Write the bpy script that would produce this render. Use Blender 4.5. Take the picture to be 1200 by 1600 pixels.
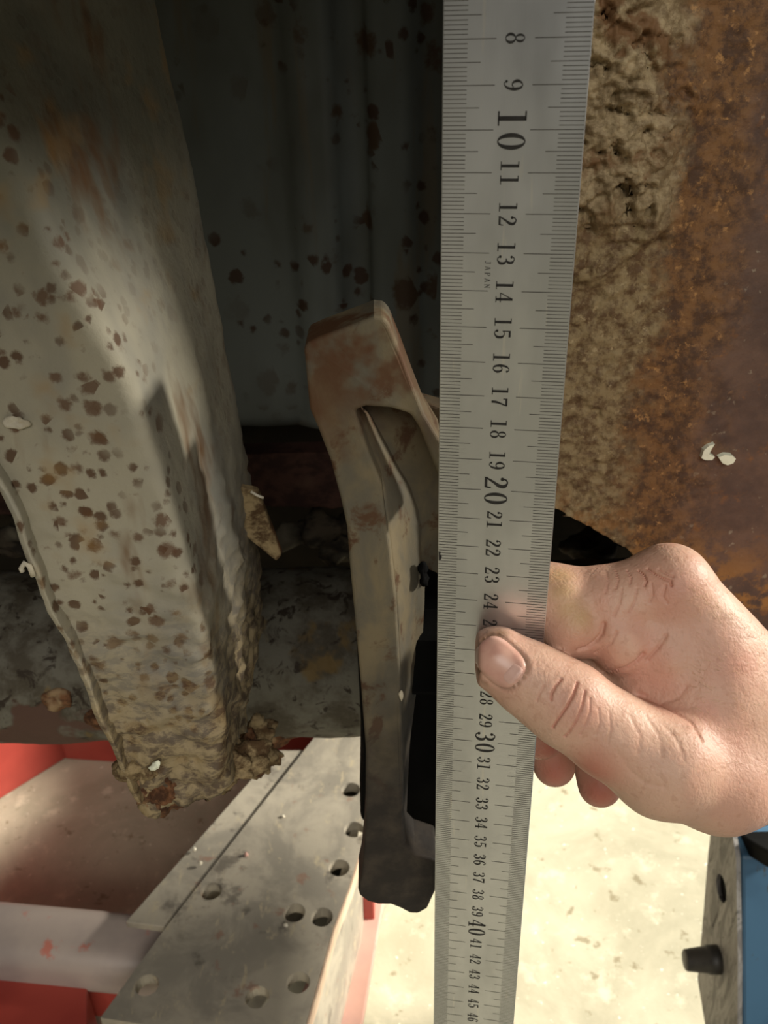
import bpy, bmesh, math, random
import numpy as np
from mathutils import Vector, Matrix, noise
from mathutils.bvhtree import BVHTree

random.seed(7)
for o in list(bpy.data.objects):
    bpy.data.objects.remove(o)
SC = bpy.context.scene
COL = SC.collection

# ------------------------------------------------------------------ camera
F = 1400.0                                  # focal length in pixels of the 1200x1600 frame
DOWN = np.array([0.021, 0.878, 0.479]); DOWN /= np.linalg.norm(DOWN)   # gravity in camera axes (x right, y down, z forward)
zc = np.array([0, 0, 1.0])
WY = zc - zc.dot(DOWN) * DOWN; WY /= np.linalg.norm(WY)
WZ = -DOWN
WX = np.cross(WY, WZ)
MWC = np.stack([WX, WY, WZ])                # camera axes -> world axes
CAM = np.array([0.0, 0.0, 0.924])

def c2w(p):
    return Vector(MWC @ np.array(p) + CAM)

cam_data = bpy.data.cameras.new('camera')
cam = bpy.data.objects.new('camera', cam_data)
COL.objects.link(cam)
cx, cy, cz = MWC @ np.array([1, 0, 0]), MWC @ np.array([0, -1, 0]), MWC @ np.array([0, 0, -1])
cam.matrix_world = Matrix(((cx[0], cy[0], cz[0], CAM[0]), (cx[1], cy[1], cz[1], CAM[1]),
                           (cx[2], cy[2], cz[2], CAM[2]), (0, 0, 0, 1)))
cam_data.sensor_fit = 'VERTICAL'
cam_data.sensor_height = 36.0
cam_data.sensor_width = 27.0
cam_data.lens = 36.0 * F / 1600.0
cam_data.clip_start = 0.01
cam_data.clip_end = 100
SC.camera = cam
cam_data.dof.use_dof = True
cam_data.dof.focus_distance = .30
cam_data.dof.aperture_fstop = 26

# ------------------------------------------------------------------ light
world = bpy.data.worlds.new('workshop_air'); SC.world = world
world.use_nodes = True
bg = world.node_tree.nodes['Background']
bg.inputs[0].default_value = (1.0, 0.93, 0.80, 1)
bg.inputs[1].default_value = 0.09

def area(name, loc, target, sx, sy, power, color):
    d = bpy.data.lights.new(name, 'AREA'); d.shape = 'RECTANGLE'; d.size = sx; d.size_y = sy
    d.energy = power; d.color = color
    o = bpy.data.objects.new(name, d); COL.objects.link(o)
    o.location = loc
    o.rotation_euler = (Vector(target) - Vector(loc)).to_track_quat('-Z', 'Y').to_euler()
    return o

area('workshop_lamp_side', (2.9, 1.02, 1.75), (-.20, 0.88, 0), 0.9, 0.22, 29, (1.0, 0.94, 0.83)).data.spread = math.radians(50)
area('workshop_lamp_behind', (0.5, -3.2, 3.2), (0.1, -.6, 0.3), 2.6, 1.8, 110, (1.0, 0.94, 0.86))

SC.view_settings.view_transform = 'Standard'
SC.view_settings.look = 'None'
SC.view_settings.gamma = 1
SC.view_settings.use_curve_mapping = False
SC.view_settings.exposure = 0.0

# ------------------------------------------------------------------ pixel helpers
def ray(px, py):
    return MWC @ np.array([(px - 600) / F, (py - 800) / F, 1.0])

def onY(px, py, y):                          # the point of a vertical plane Y = y seen at a pixel
    d = ray(px, py); return Vector(CAM + d * (y / d[1]))

def onZ(px, py, z):                          # the point of a horizontal plane seen at a pixel
    d = ray(px, py); return Vector(CAM + d * ((z - CAM[2]) / d[2]))

def at(px, py, depth):
    return c2w(((px - 600) / F * depth, (py - 800) / F * depth, depth))

# ------------------------------------------------------------------ materials
def lin(c):
    r = []
    for v in c[:3]:
        v = v / 255.0
        r.append(v / 12.92 if v <= 0.04045 else ((v + 0.055) / 1.055) ** 2.4)
    return (r[0], r[1], r[2], 1.0)

class NT:
    def __init__(self, name):
        self.m = bpy.data.materials.new(name); self.m.use_nodes = True
        self.t = self.m.node_tree; self.t.nodes.clear()
        self.out = self.n('ShaderNodeOutputMaterial')
        self.b = self.n('ShaderNodeBsdfPrincipled')
        self.l(self.b.outputs[0], self.out.inputs[0])
        self.co = self.n('ShaderNodeTexCoord').outputs['Object']
    def n(self, k, **kw):
        x = self.t.nodes.new(k)
        for a, v in kw.items(): setattr(x, a, v)
        return x
    def l(self, a, b): self.t.links.new(a, b)
    def mapped(self, scale=(1, 1, 1), rot=(0, 0, 0), loc=(0, 0, 0)):
        mp = self.n('ShaderNodeMapping')
        mp.inputs['Location'].default_value = loc
        mp.inputs['Rotation'].default_value = rot
        mp.inputs['Scale'].default_value = scale
        self.l(self.co, mp.inputs[0]); return mp.outputs[0]
    def noise(self, scale, detail=4, rough=0.55, stretch=(1, 1, 1), dist=0.0, off=0.0, rot=(0, 0, 0)):
        x = self.n('ShaderNodeTexNoise')
        x.inputs['Scale'].default_value = scale; x.inputs['Detail'].default_value = detail
        x.inputs['Roughness'].default_value = rough; x.inputs['Distortion'].default_value = dist
        self.l(self.mapped(stretch, rot, (off, off * 1.7, off * 0.6)), x.inputs['Vector']); return x.outputs[0]
    def vor(self, scale, feature='F1', stretch=(1, 1, 1), out=0):
        x = self.n('ShaderNodeTexVoronoi', feature=feature); x.inputs['Scale'].default_value = scale
        self.l(self.mapped(stretch), x.inputs['Vector']); return x.outputs[out]
    def dots(self, scale, size, soft=.08, off=0.0, wob=.30, stretch=(1, 1, 1), keep=.5):
        # round freckles: one per cell, some cells empty, outlines roughened
        x = self.n('ShaderNodeTexVoronoi', feature='F1'); x.inputs['Scale'].default_value = scale
        self.l(self.mapped(stretch, (0, 0, 0), (off, off * 1.3, off * .7)), x.inputs['Vector'])
        w = self.math('MULTIPLY', self.math('SUBTRACT', self.noise(scale * 2.4, 4, .65, off=off), .5), wob * 2)
        sep = self.n('ShaderNodeSeparateColor'); self.l(x.outputs['Color'], sep.inputs[0])
        rad = self.math('MULTIPLY', self.math('SUBTRACT', sep.outputs[0], 1 - keep), size / keep)
        return self.step(self.math('SUBTRACT', self.math('ADD', x.outputs['Distance'], w), rad), 0, soft, True)
    def step(self, s, lo, hi, inv=False):
        x = self.n('ShaderNodeMapRange', clamp=True, interpolation_type='SMOOTHSTEP')
        x.inputs[1].default_value = lo; x.inputs[2].default_value = hi
        x.inputs[3].default_value = 1.0 if inv else 0.0; x.inputs[4].default_value = 0.0 if inv else 1.0
        self.l(s, x.inputs[0]); return x.outputs[0]
    def math(self, op, a, b):
        x = self.n('ShaderNodeMath', operation=op)
        for i, v in enumerate((a, b)):
            if isinstance(v, (int, float)): x.inputs[i].default_value = v
            else: self.l(v, x.inputs[i])
        return x.outputs[0]
    def axis(self, vec):                       # dot of the object position with a vector
        x = self.n('ShaderNodeVectorMath', operation='DOT_PRODUCT')
        self.l(self.co, x.inputs[0]); x.inputs[1].default_value = vec; return x.outputs['Value']
    def mix(self, fac, a, b):
        x = self.n('ShaderNodeMix', data_type='RGBA')
        if isinstance(fac, (int, float)): x.inputs[0].default_value = fac
        else: self.l(fac, x.inputs[0])
        for i, v in ((6, a), (7, b)):
            if isinstance(v, tuple): x.inputs[i].default_value = lin(v)
            else: self.l(v, x.inputs[i])
        return x.outputs[2]
    def color(self, c):
        if isinstance(c, tuple): self.b.inputs['Base Color'].default_value = lin(c)
        else: self.l(c, self.b.inputs['Base Color'])
    def set(self, rough=0.7, metal=0.0, spec=0.4):
        for k, v in (('Roughness', rough), ('Metallic', metal)):
            if isinstance(v, (int, float)): self.b.inputs[k].default_value = v
            else: self.l(v, self.b.inputs[k])
        self.b.inputs['Specular IOR Level'].default_value = spec
    def bump(self, h, strength=0.5, dist=0.002):
        x = self.n('ShaderNodeBump'); x.inputs['Strength'].default_value = strength
        x.inputs['Distance'].default_value = dist
        self.l(h, x.inputs['Height']); self.l(x.outputs[0], self.b.inputs['Normal'])

M = {}
def mat_simple(name, col, var, scale, rough=0.7, metal=0.0, bump=0.3, bscale=None, stretch=(1, 1, 1), spec=0.4, bd=0.001):
    t = NT(name)
    n1 = t.noise(scale, 5, 0.6, stretch)
    t.color(t.mix(t.step(n1, 0.35, 0.65), col, var))
    t.set(rough, metal, spec)
    t.bump(t.noise(bscale or scale * 4, 4, 0.6, stretch), bump, bd)
    M[name] = t.m
    return t

def mat_post():
    t = NT('worn_grey_paint_with_rust')
    big = t.noise(16, 4, 0.6, (1, 1, .6))
    c = t.mix(t.step(big, .38, .62), (168, 162, 142), (136, 134, 124))
    # darker greenish tone and brown smears on the upper part
    upper_tone = t.math('MULTIPLY', t.step(t.math('ADD', t.axis((0, 0, 1)), t.math('MULTIPLY', t.noise(30, 3, .6, (1, 1, .5), off=3), .09)), .235, .30), .75)
    c = t.mix(upper_tone, c, (96, 97, 84))
    smear = t.step(t.noise(21, 4, .65, (1.4, 1, .45), .3, 1.3), .56, .70)
    c = t.mix(smear, c, (112, 84, 56))
    # rust freckles
    spots = t.math('MULTIPLY', t.dots(215, .40, .26, 0, .30, keep=.55), t.step(t.noise(26, 3, .5, off=5), .36, .52))
    frontm = t.step(t.axis((0, 1, 0)), -.046, -.030, True)
    frontm = t.math('ADD', t.math('MULTIPLY', frontm, .8), .2)
    c = t.mix(t.math('MULTIPLY', t.math('MULTIPLY', spots, .9), frontm), c, (84, 58, 38))
    spots2 = t.math('MULTIPLY', t.dots(130, .34, .26, 2.2, .36, (1, 1, 1.2), .45), .8)
    c = t.mix(t.math('MULTIPLY', spots2, frontm), c, (92, 62, 40))
    halo = t.math('MULTIPLY', t.step(t.noise(34, 3, .6, off=8), .58, .72), .45)
    c = t.mix(halo, c, (160, 128, 78))
    # caked mud on the lower end: fine wavy streaks
    mudm = t.step(t.math('ADD', t.axis((0, 0, 1)), t.math('MULTIPLY', t.noise(40, 3, .6, off=9), .06)), .055, .145, True)
    streak = t.step(t.noise(130, 5, .68, (1, 1, 2.4), .25), .42, .60)
    mud = t.mix(streak, (150, 132, 96), (82, 64, 44))
    c = t.mix(t.math('MULTIPLY', mudm, .85), c, mud)
    t.color(c); t.set(.72, 0, .3)
    t.bump(t.math('ADD', t.noise(240, 4, .6), t.math('MULTIPLY', spots, -.4)), .35, .0012)
    M['post'] = t.m
mat_post()

def mat_post_mud(name, a, b, cc, sc=90):
    t = NT(name)
    c = t.mix(t.step(t.noise(sc, 6, .7, (1, 1, 1.6), .2), .40, .60), a, b)
    c = t.mix(t.step(t.noise(sc * .4, 3, .6, off=4), .55, .7), c, cc)
    t.color(c); t.set(.9, 0, .15); t.bump(t.noise(sc * 2.6, 5, .65), .6, .0015)
    M[name] = t.m
mat_post_mud('caked_mud', (150, 132, 98), (80, 62, 42), (116, 80, 54))
mat_post_mud('rust_lump', (120, 84, 58), (70, 48, 34), (150, 126, 96), 130)
mat_post_mud('dark_scale', (70, 62, 50), (40, 36, 30), (96, 90, 76), 60)
mat_post_mud('rust_bar', (62, 42, 35), (42, 28, 24), (74, 56, 45), 50)

def mat_bracket():
    t = NT('forged_steel_worn_paint')
    c = t.mix(t.step(t.noise(48, 5, .6, (1, 1, .6), .4), .38, .62), (114, 103, 80), (94, 89, 76))
    c = t.mix(t.step(t.noise(75, 5, .65, (1, 1, .8), .4, 6), .55, .66), c, (80, 58, 40))
    rust = t.step(t.math('ADD', t.axis((0, 0, 1)), t.math('MULTIPLY', t.noise(60, 4, .6, off=2), .06)), .235, .285)
    c = t.mix(t.math('MULTIPLY', rust, t.step(t.noise(42, 4, .6, off=11), .40, .55)), c, (86, 60, 40))
    low_tone = t.step(t.math('ADD', t.axis((0, 0, 1)), t.math('MULTIPLY', t.noise(38, 4, .6, off=7), .07)), .10, .185, True)  # near-black tone towards the lower end, edge broken by noise
    low_col = t.mix(t.step(t.noise(70, 5, .6), .42, .66), (44, 40, 36), (64, 57, 49))
    c = t.mix(low_tone, c, low_col)
    t.color(c); t.set(.68, 0, .22); t.bump(t.noise(210, 5, .6), .3, .0012)
    M['bracket'] = t.m
mat_bracket()

def mat_panel():
    t = NT('dark_grey_panel_paint')
    c = t.mix(t.step(t.noise(9, 4, .6, (1, 1, .5)), .40, .62), (88, 93, 90), (70, 72, 66))
    streak = t.step(t.noise(14, 5, .65, (3, 1, .35), .2, 3), .56, .68)
    c = t.mix(t.math('MULTIPLY', streak, .6), c, (86, 76, 58))
    right = t.step(t.axis((1, 0, 0)), -.12, .0)
    sp = t.math('MULTIPLY', t.dots(110, .42, .2, 0, .3), t.step(t.math('ADD', t.noise(14, 3, .6, off=2), t.math('MULTIPLY', right, .12)), .48, .60))
    c = t.mix(sp, c, (50, 34, 22))
    sp2 = t.math('MULTIPLY', t.dots(60, .36, .22, 7, .4, (1, 1, .8)), right)
    c = t.mix(sp2, c, (58, 42, 26))
    t.color(c); t.set(.6, 0, .35); t.bump(t.noise(120, 4, .6), .2, .001)
    M['panel'] = t.m
mat_panel()

def mat_axle():
    t = NT('axle_flaked_paint')
    c = t.mix(t.step(t.noise(40, 5, .65), .40, .62), (104, 101, 90), (72, 66, 54))
    c = t.mix(t.step(t.noise(90, 5, .65, (1, 1, 1), .8, 3), .55, .64), c, (48, 40, 31))
    c = t.mix(t.math('MULTIPLY', t.step(t.noise(26, 4, .6, off=13), .58, .66), .8), c, (112, 92, 54))
    t_lo = -.022
    low = t.step(t.math('ADD', t.math('ADD', t.axis((0, 0, 1)), t.math('MULTIPLY', t.axis((1, 0, 0)), .34)), t.math('MULTIPLY', t.noise(19, 5, .6, off=5), .075)), t_lo, t_lo + .004, True)
    flake = t.math('MULTIPLY', low, t.step(t.noise(15, 4, .55, off=1), .40, .44))
    c = t.mix(flake, c, (84, 62, 52))
    t.color(c); t.set(.75, 0, .3)
    t.bump(t.math('ADD', t.noise(160, 5, .65), t.math('MULTIPLY', flake, -1.0)), .6, .0015)
    M['axle'] = t.m
mat_axle()

def mat_rust_plate():
    t = NT('rusted_plate_with_dirt')
    ax = t.math('ADD', t.axis((1, 0, 0)), t.math('MULTIPLY', t.math('SUBTRACT', t.noise(36, 5, .65), .5), .060))
    brown = t.mix(t.step(t.noise(30, 5, .65), .38, .64), (108, 84, 70), (84, 66, 58))
    brown = t.mix(t.math('MULTIPLY', t.step(t.noise(60, 5, .7, off=2), .57, .68), .7), brown, (134, 90, 52))
    brown = t.mix(t.math('MULTIPLY', t.step(t.noise(200, 3, .6, off=6), .64, .70), .6), brown, (150, 138, 118))
    orange = t.mix(t.step(t.noise(120, 6, .75), .40, .60), (122, 88, 54), (78, 56, 40))
    orange = t.mix(t.step(t.noise(230, 5, .7, off=9), .57, .70), orange, (168, 126, 78))
    dirt = t.mix(t.step(t.noise(110, 6, .75, (1, 1, 1.2)), .38, .64), (172, 154, 120), (116, 98, 70))
    dirt = t.mix(t.step(t.noise(34, 5, .65, off=5), .55, .66), dirt, (116, 86, 56))
    lowd = t.mix(t.step(t.noise(170, 6, .75), .40, .62), (142, 124, 90), (94, 72, 48))
    lowd = t.mix(t.step(t.noise(260, 5, .7, off=3), .58, .70), lowd, (166, 148, 112))
    hi = t.step(t.math('ADD', t.axis((0, 0, 1)), t.math('MULTIPLY', t.noise(30, 4, .6, off=8), .05)), .168, .20)
    d = t.mix(hi, lowd, dirt)
    c = t.mix(t.step(ax, .096, .112), d, orange)
    c = t.mix(t.step(ax, .122, .146), c, brown)
    # orange bloom along the lower part
    low = t.math('MULTIPLY', t.step(t.math('ADD', t.axis((0, 0, 1)), t.math('MULTIPLY', t.axis((1, 0, 0)), .35)), .045, .085, True), t.step(t.noise(55, 5, .7, off=12), .46, .58))
    c = t.mix(low, c, (150, 106, 58))
    t.color(c); t.set(.72, 0, .35)
    t.bump(t.math('ADD', t.noise(190, 6, .7), t.math('MULTIPLY', t.noise(70, 4, .6, off=2), .8)), .55, .0015)
    M['rust_plate'] = t.m
mat_rust_plate()

def mat_ruler():
    t = NT('brushed_stainless_steel')
    c = t.mix(t.step(t.noise(26, 4, .6, (1, 1, .4)), .40, .62), (216, 219, 222), (198, 201, 204))
    scr = t.step(t.noise(120, 3, .6, (4, 4, .25), off=4), .66, .72)
    c = t.mix(t.math('MULTIPLY', scr, .5), c, (226, 224, 218))
    t.color(c)
    r = t.math('ADD', t.math('MULTIPLY', t.noise(40, 4, .6, (1, 1, .5), off=3), .20), .26)
    t.set(r, 1.0, .5)
    t.bump(t.noise(500, 3, .6, (6, 6, .4)), .06, .0003)
    M['ruler'] = t.m
mat_ruler()
mat_simple('ruler_ink', (30, 29, 28), (44, 42, 40), 300, .6, 0, .1)
mat_simple('ruler_tick', (74, 72, 68), (98, 95, 90), 150, .5, .3, .1)

def mat_skin():
    t = NT('skin')
    c = t.mix(t.step(t.noise(36, 4, .6), .36, .66), (204, 167, 144), (198, 155, 134))
    c = t.mix(t.math('MULTIPLY', t.step(t.noise(24, 3, .55, off=5), .54, .70), .5), c, (204, 138, 120))
    c = t.mix(t.math('MULTIPLY', t.step(t.noise(420, 2, .5), .56, .70), .22), c, (160, 112, 84))
    at_ = t.n('ShaderNodeAttribute', attribute_name='stain_shade')
    dirtc = t.mix(t.step(t.noise(260, 4, .6), .4, .6), (104, 78, 56), (134, 104, 78))
    sep = t.n('ShaderNodeSeparateColor'); t.l(at_.outputs['Color'], sep.inputs[0])
    c = t.mix(sep.outputs[0], c, dirtc)                 # grime around the thumb tip
    c = t.mix(sep.outputs[1], c, (176, 92, 74))         # red in the creases, shadowed red on the curled fingertips
    c = t.mix(sep.outputs[2], c, (196, 164, 108))       # yellowed callus
    t.color(c)
    t.set(.52, 0, .4)
    t.b.inputs['Subsurface Weight'].default_value = .12
    t.b.inputs['Subsurface Radius'].default_value = (.006, .0024, .0012)
    t.b.inputs['Subsurface Scale'].default_value = 1.0
    wr = t.math('ADD', t.noise(330, 4, .6, (1, 1, 1), .6), t.math('MULTIPLY', t.noise(420, 3, .6, (1, 1, .22), .4, 3, (0, math.radians(20), 0)), 1.1))
    wr = t.math('ADD', wr, t.math('MULTIPLY', t.vor(620, 'DISTANCE_TO_EDGE'), .6))
    t.bump(wr, .30, .0008)
    M['skin'] = t.m
mat_skin()
tn = NT('nail')
tn.color(tn.mix(tn.step(tn.noise(160, 3, .6), .4, .65), (206, 162, 144), (198, 150, 134))); tn.set(.32, 0, .5)
tn.bump(tn.noise(300, 3, .5), .08, .0004); M['nail'] = tn.m
mat_simple('nail_base', (210, 172, 158), (204, 164, 150), 120, .38, 0, .05)

def mat_floor():
    t = NT('concrete_floor')
    c = t.mix(t.step(t.noise(7, 6, .65, (1, 1, 1), .5), .36, .66), (196, 190, 166), (172, 167, 144))
    c = t.mix(t.math('MULTIPLY', t.step(t.noise(32, 5, .65, off=3), .54, .70), .6), c, (226, 218, 192))
    c = t.mix(t.math('MULTIPLY', t.step(t.noise(52, 4, .6, off=8), .62, .70), .7), c, (132, 120, 92))
    c = t.mix(t.math('MULTIPLY', t.step(t.noise(120, 3, .6, off=5), .66, .72), .9), c, (244, 240, 222))
    t.color(c); t.set(.5, 0, .4); t.bump(t.noise(60, 5, .6), .2, .003)
    M['floor'] = t.m
mat_floor()

def mat_plate():
    t = NT('scuffed_steel_plate')
    c = t.mix(t.step(t.noise(16, 5, .65, (1, 1, 1), .6), .38, .62), (166, 158, 141), (138, 132, 119))
    c = t.mix(t.step(t.noise(55, 5, .7, (1.6, .8, 1), .4, 3), .57, .68), c, (176, 164, 138))
    c = t.mix(t.math('MULTIPLY', t.step(t.noise(30, 5, .65, off=6), .57, .68), .7), c, (86, 80, 72))
    c = t.mix(t.math('MULTIPLY', t.step(t.noise(45, 4, .6, off=12), .62, .70), .6), c, (138, 100, 82))
    t.color(c); t.set(.5, .1, .4); t.bump(t.noise(220, 5, .6), .2, .001)
    M['plate'] = t.m
mat_plate()

def mat_red(name, base, var, worn, amount):
    t = NT(name)
    c = t.mix(t.step(t.noise(11, 4, .6), .36, .64), base, var)
    c = t.mix(t.step(t.noise(26, 5, .65, off=4), .72 - amount, .80 - amount), c, worn)
    t.color(c); t.set(.45, 0, .45); t.bump(t.noise(120, 4, .6), .12, .001)
    M[name] = t.m
mat_red('red_paint', (164, 66, 55), (150, 58, 49), (132, 84, 84), .05)
mat_red('pink_worn_paint', (206, 160, 144), (190, 150, 138), (196, 92, 76), .16)
mat_red('grey_lilac_paint', (172, 158, 148), (152, 140, 134), (186, 116, 100), .10)
mat_simple('cut_edge', (214, 190, 164), (196, 168, 144), 40, .5, .2, .2)
mat_simple('black_rubber', (7, 7, 7), (12, 12, 11), 40, .85, 0, .2, spec=.1)
mat_simple('knob_rubber', (44, 42, 38), (58, 54, 48), 60, .5, 0, .2)
mat_simple('dark_under', (30, 27, 22), (42, 36, 28), 20, .9, 0, .4, spec=.15)
mat_simple('chrome', (190, 180, 168), (170, 160, 150), 20, .22, 1.0, .02)
mat_simple('white_chip', (232, 236, 214), (220, 224, 200), 120, .7, 0, .3)
mat_simple('pale_fleck', (206, 200, 182), (180, 170, 146), 200, .8, 0, .3)

def mat_blue():
    t = NT('chipped_blue_paint')
    c = t.mix(t.step(t.noise(9, 4, .6), .36, .64), (66, 100, 126), (54, 84, 108))
    c = t.mix(t.step(t.noise(38, 5, .7, (1, 1, .6), off=4), .615, .64), c, (70, 66, 54))
    t.color(c); t.set(.45, 0, .4); t.bump(t.noise(100, 4, .6), .1, .001); M['blue'] = t.m
    t = NT('worn_grey_metal_grain')
    c = t.mix(t.step(t.noise(60, 6, .7, (1, 1, .35), 1.2), .40, .62), (150, 147, 142), (108, 105, 102))
    c = t.mix(t.step(t.noise(90, 5, .7, (1, 1, .25), 1.5, 4), .60, .66), c, (48, 44, 40))
    t.color(c); t.set(.65, .2, .3); t.bump(t.noise(150, 6, .7, (1, 1, .3)), .5, .001); M['grain'] = t.m
mat_blue()

# ------------------------------------------------------------------ object helpers
def thing(name, label, cat, base, group=None):
    o = bpy.data.objects.new(name, None); COL.objects.link(o)
    o.location = base; o['label'] = label; o['category'] = cat
    o.empty_display_size = .02
    if group: o['group'] = group
    return o

def obj(name, verts, faces, m, parent=None, smooth=False, label=None, cat=None, kind=None, base=None):
    b = Vector(parent.location) if parent is not None and parent.parent is None else Vector((0, 0, 0))
    if parent is not None and parent.parent is not None:
        b = Vector(parent.location) + Vector(parent.parent.location)
    if parent is None and base is not None: b = Vector(base)
    me = bpy.data.meshes.new(name)
    me.from_pydata([tuple(Vector(v) - b) for v in verts], [], faces)
    me.validate()
    me.materials.append(M[m] if isinstance(m, str) else m)
    if smooth:
        me.polygons.foreach_set('use_smooth', [True] * len(me.polygons))
    o = bpy.data.objects.new(name, me); COL.objects.link(o)
    if parent is not None: o.parent = parent
    elif base is not None: o.location = base
    if label: o['label'] = label
    if cat: o['category'] = cat
    if kind: o['kind'] = kind
    return o

def bm_obj(name, bm, m, parent=None, **kw):
    bmesh.ops.recalc_face_normals(bm, faces=bm.faces)
    vs = [v.co.copy() for v in bm.verts]; bm.verts.index_update()
    fs = [[v.index for v in f.verts] for f in bm.faces]
    bm.free()
    return obj(name, vs, fs, m, parent, **kw)

def bevel(o, w, seg=2, ang=30):
    b = o.modifiers.new('bevel', 'BEVEL'); b.width = w; b.segments = seg
    b.limit_method = 'ANGLE'; b.angle_limit = math.radians(ang)
    return o

def prism(poly, vec, holes=(), bmx=None):
    """extrude a planar polygon (world points, optional holes) by vec into a closed solid"""
    bm = bmx or bmesh.new(); vec = Vector(vec)
    loops = [list(poly)] + [list(h) for h in holes]
    tops, bots = [], []
    for lp in loops:
        tops.append([bm.verts.new(p) for p in lp]); bots.append([bm.verts.new(Vector(p) + vec) for p in lp])
    for ring in (tops, bots):
        es = []
        for lp in ring:
            for i in range(len(lp)): es.append(bm.edges.new((lp[i], lp[(i + 1) % len(lp)])))
        if holes: bmesh.ops.triangle_fill(bm, use_beauty=True, use_dissolve=False, edges=es)
        else: bm.faces.new(ring[0])
    for t, b in zip(tops, bots):
        n = len(t)
        for i in range(n): bm.faces.new((t[i], t[(i + 1) % n], b[(i + 1) % n], b[i]))
    return bm

def box(x0, x1, y0, y1, z0, z1):
    return prism([(x0, y0, z0), (x1, y0, z0), (x1, y1, z0), (x0, y1, z0)], (0, 0, z1 - z0))

def fbm(p, sc, octv=4):
    return noise.fractal(Vector(p) * sc, 1.0, 2.0, octv, noise_basis='PERLIN_ORIGINAL')

def ring_tube(name, path, radii, seg, m, parent=None, caps=True, **kw):
    vs, fs = [], []
    path = [Vector(p) for p in path]; n = len(path)
    up = None
    for i, p in enumerate(path):
        t = (path[min(i + 1, n - 1)] - path[max(i - 1, 0)]).normalized()
        if up is None: up = t.orthogonal().normalized()
        up = (up - t * up.dot(t)).normalized(); s = t.cross(up)
        for k in range(seg):
            a = 2 * math.pi * k / seg
            vs.append(p + (up * math.cos(a) + s * math.sin(a)) * radii[i])
    for i in range(n - 1):
        for k in range(seg):
            fs.append((i * seg + k, i * seg + (k + 1) % seg, (i + 1) * seg + (k + 1) % seg, (i + 1) * seg + k))
    if caps:
        fs.append(tuple(range(seg))[::-1]); fs.append(tuple((n - 1) * seg + k for k in range(seg)))
    return obj(name, vs, fs, m, parent, smooth=True, **kw)

def lump(name, c, r, m, parent, amp=.35, sc=60, sub=3, squash=(1, 1, 1)):
    bm = bmesh.new(); bmesh.ops.create_icosphere(bm, subdivisions=sub, radius=1)
    for v in bm.verts:
        q = Vector(c) + Vector((v.co.x * squash[0], v.co.y * squash[1], v.co.z * squash[2])) * r
        v.co = q + v.co.normalized() * fbm(q, sc, 5) * r * amp
    return bm_obj(name, bm, m, parent, smooth=True)

# ================================================================== SETTING
g = []
floor = obj('floor', [(-9, -12, 0), (9, -12, 0), (9, 9, 0), (-9, 9, 0)], [(0, 1, 2, 3)], 'floor', kind='structure')

# ================================================================== VEHICLE UNDERBODY
# underside of the vehicle above everything (out of the frame), added walls beside and a dark sheet far behind
ub = thing('underbody', 'dark vehicle underside with added walls closing the gap behind the grey panel', 'vehicle underside', (0, .5, 1.06))
pan = [(-1.1, -.10, 1.06), (.05, -.10, 1.06), (.05, .30, 1.06), (.55, .30, 1.06), (.55, 1.1, 1.06), (-1.1, 1.1, 1.06)]  # unseen; front edge stepped to shade the post, not the right plate
bevel(bm_obj('floor_pan', prism(pan, (0, 0, .015)), 'dark_under', ub), .002)
bevel(bm_obj('side_blocker', box(.345, .365, .36, .62, .46, 1.06), 'dark_under', ub), .002)  # unseen wall added to keep side light off post, panel and axle
bevel(bm_obj('side_blocker', box(-.80, -.78, .10, .62, .46, 1.06), 'dark_under', ub), .002)  # second unseen wall, added to close the left side against light
bevel(bm_obj('dark_sheet', box(-1.0, .34, .62, .632, .46, 1.06), 'dark_under', ub), .002)  # dark sheet added so the gap shows black instead of lit floor

# folded grey panel
PY = .52
prof = [(-.60, PY), (-.30, PY), (-.052, PY), (-.040, PY - .010), (-.024, PY - .012), (-.016, PY - .003), (-.006, PY - .002),
        (-.002, PY - .010), (.016, PY - .013), (.028, PY - .004), (.060, PY - .002), (.33, PY)]
vs, fs = [], []
cols = []
for i in range(len(prof) - 1):
    a, b = prof[i], prof[i + 1]; k = max(2, int((b[0] - a[0]) / .004)) if b[0] - a[0] < .1 else 12
    for j in range(k):
        t = j / k; cols.append((a[0] + (b[0] - a[0]) * t, a[1] + (b[1] - a[1]) * (t * t * (3 - 2 * t))))
cols.append(prof[-1])
rows = 60; z0, z1 = .704, 1.06
for j in range(rows + 1):
    z = z0 + (z1 - z0) * j / rows
    for (x, y) in cols:
        vs.append((x, y + fbm((x, 0, z), 14, 3) * .0018, z + (fbm((x, 0, 3), 40, 3) * .006 if j == 0 else 0)))
nc = len(cols)
for j in range(rows):
    for i in range(nc - 1): fs.append((j * nc + i, j * nc + i + 1, (j + 1) * nc + i + 1, (j + 1) * nc + i))
panel = obj('folded_panel', vs, fs, 'panel', smooth=True, base=(0, PY, .697),
            label='dark grey painted steel panel with vertical folds and rust freckles', cat='steel panel')
sm = panel.modifiers.new('thick', 'SOLIDIFY'); sm.thickness = .003; sm.offset = -1

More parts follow.
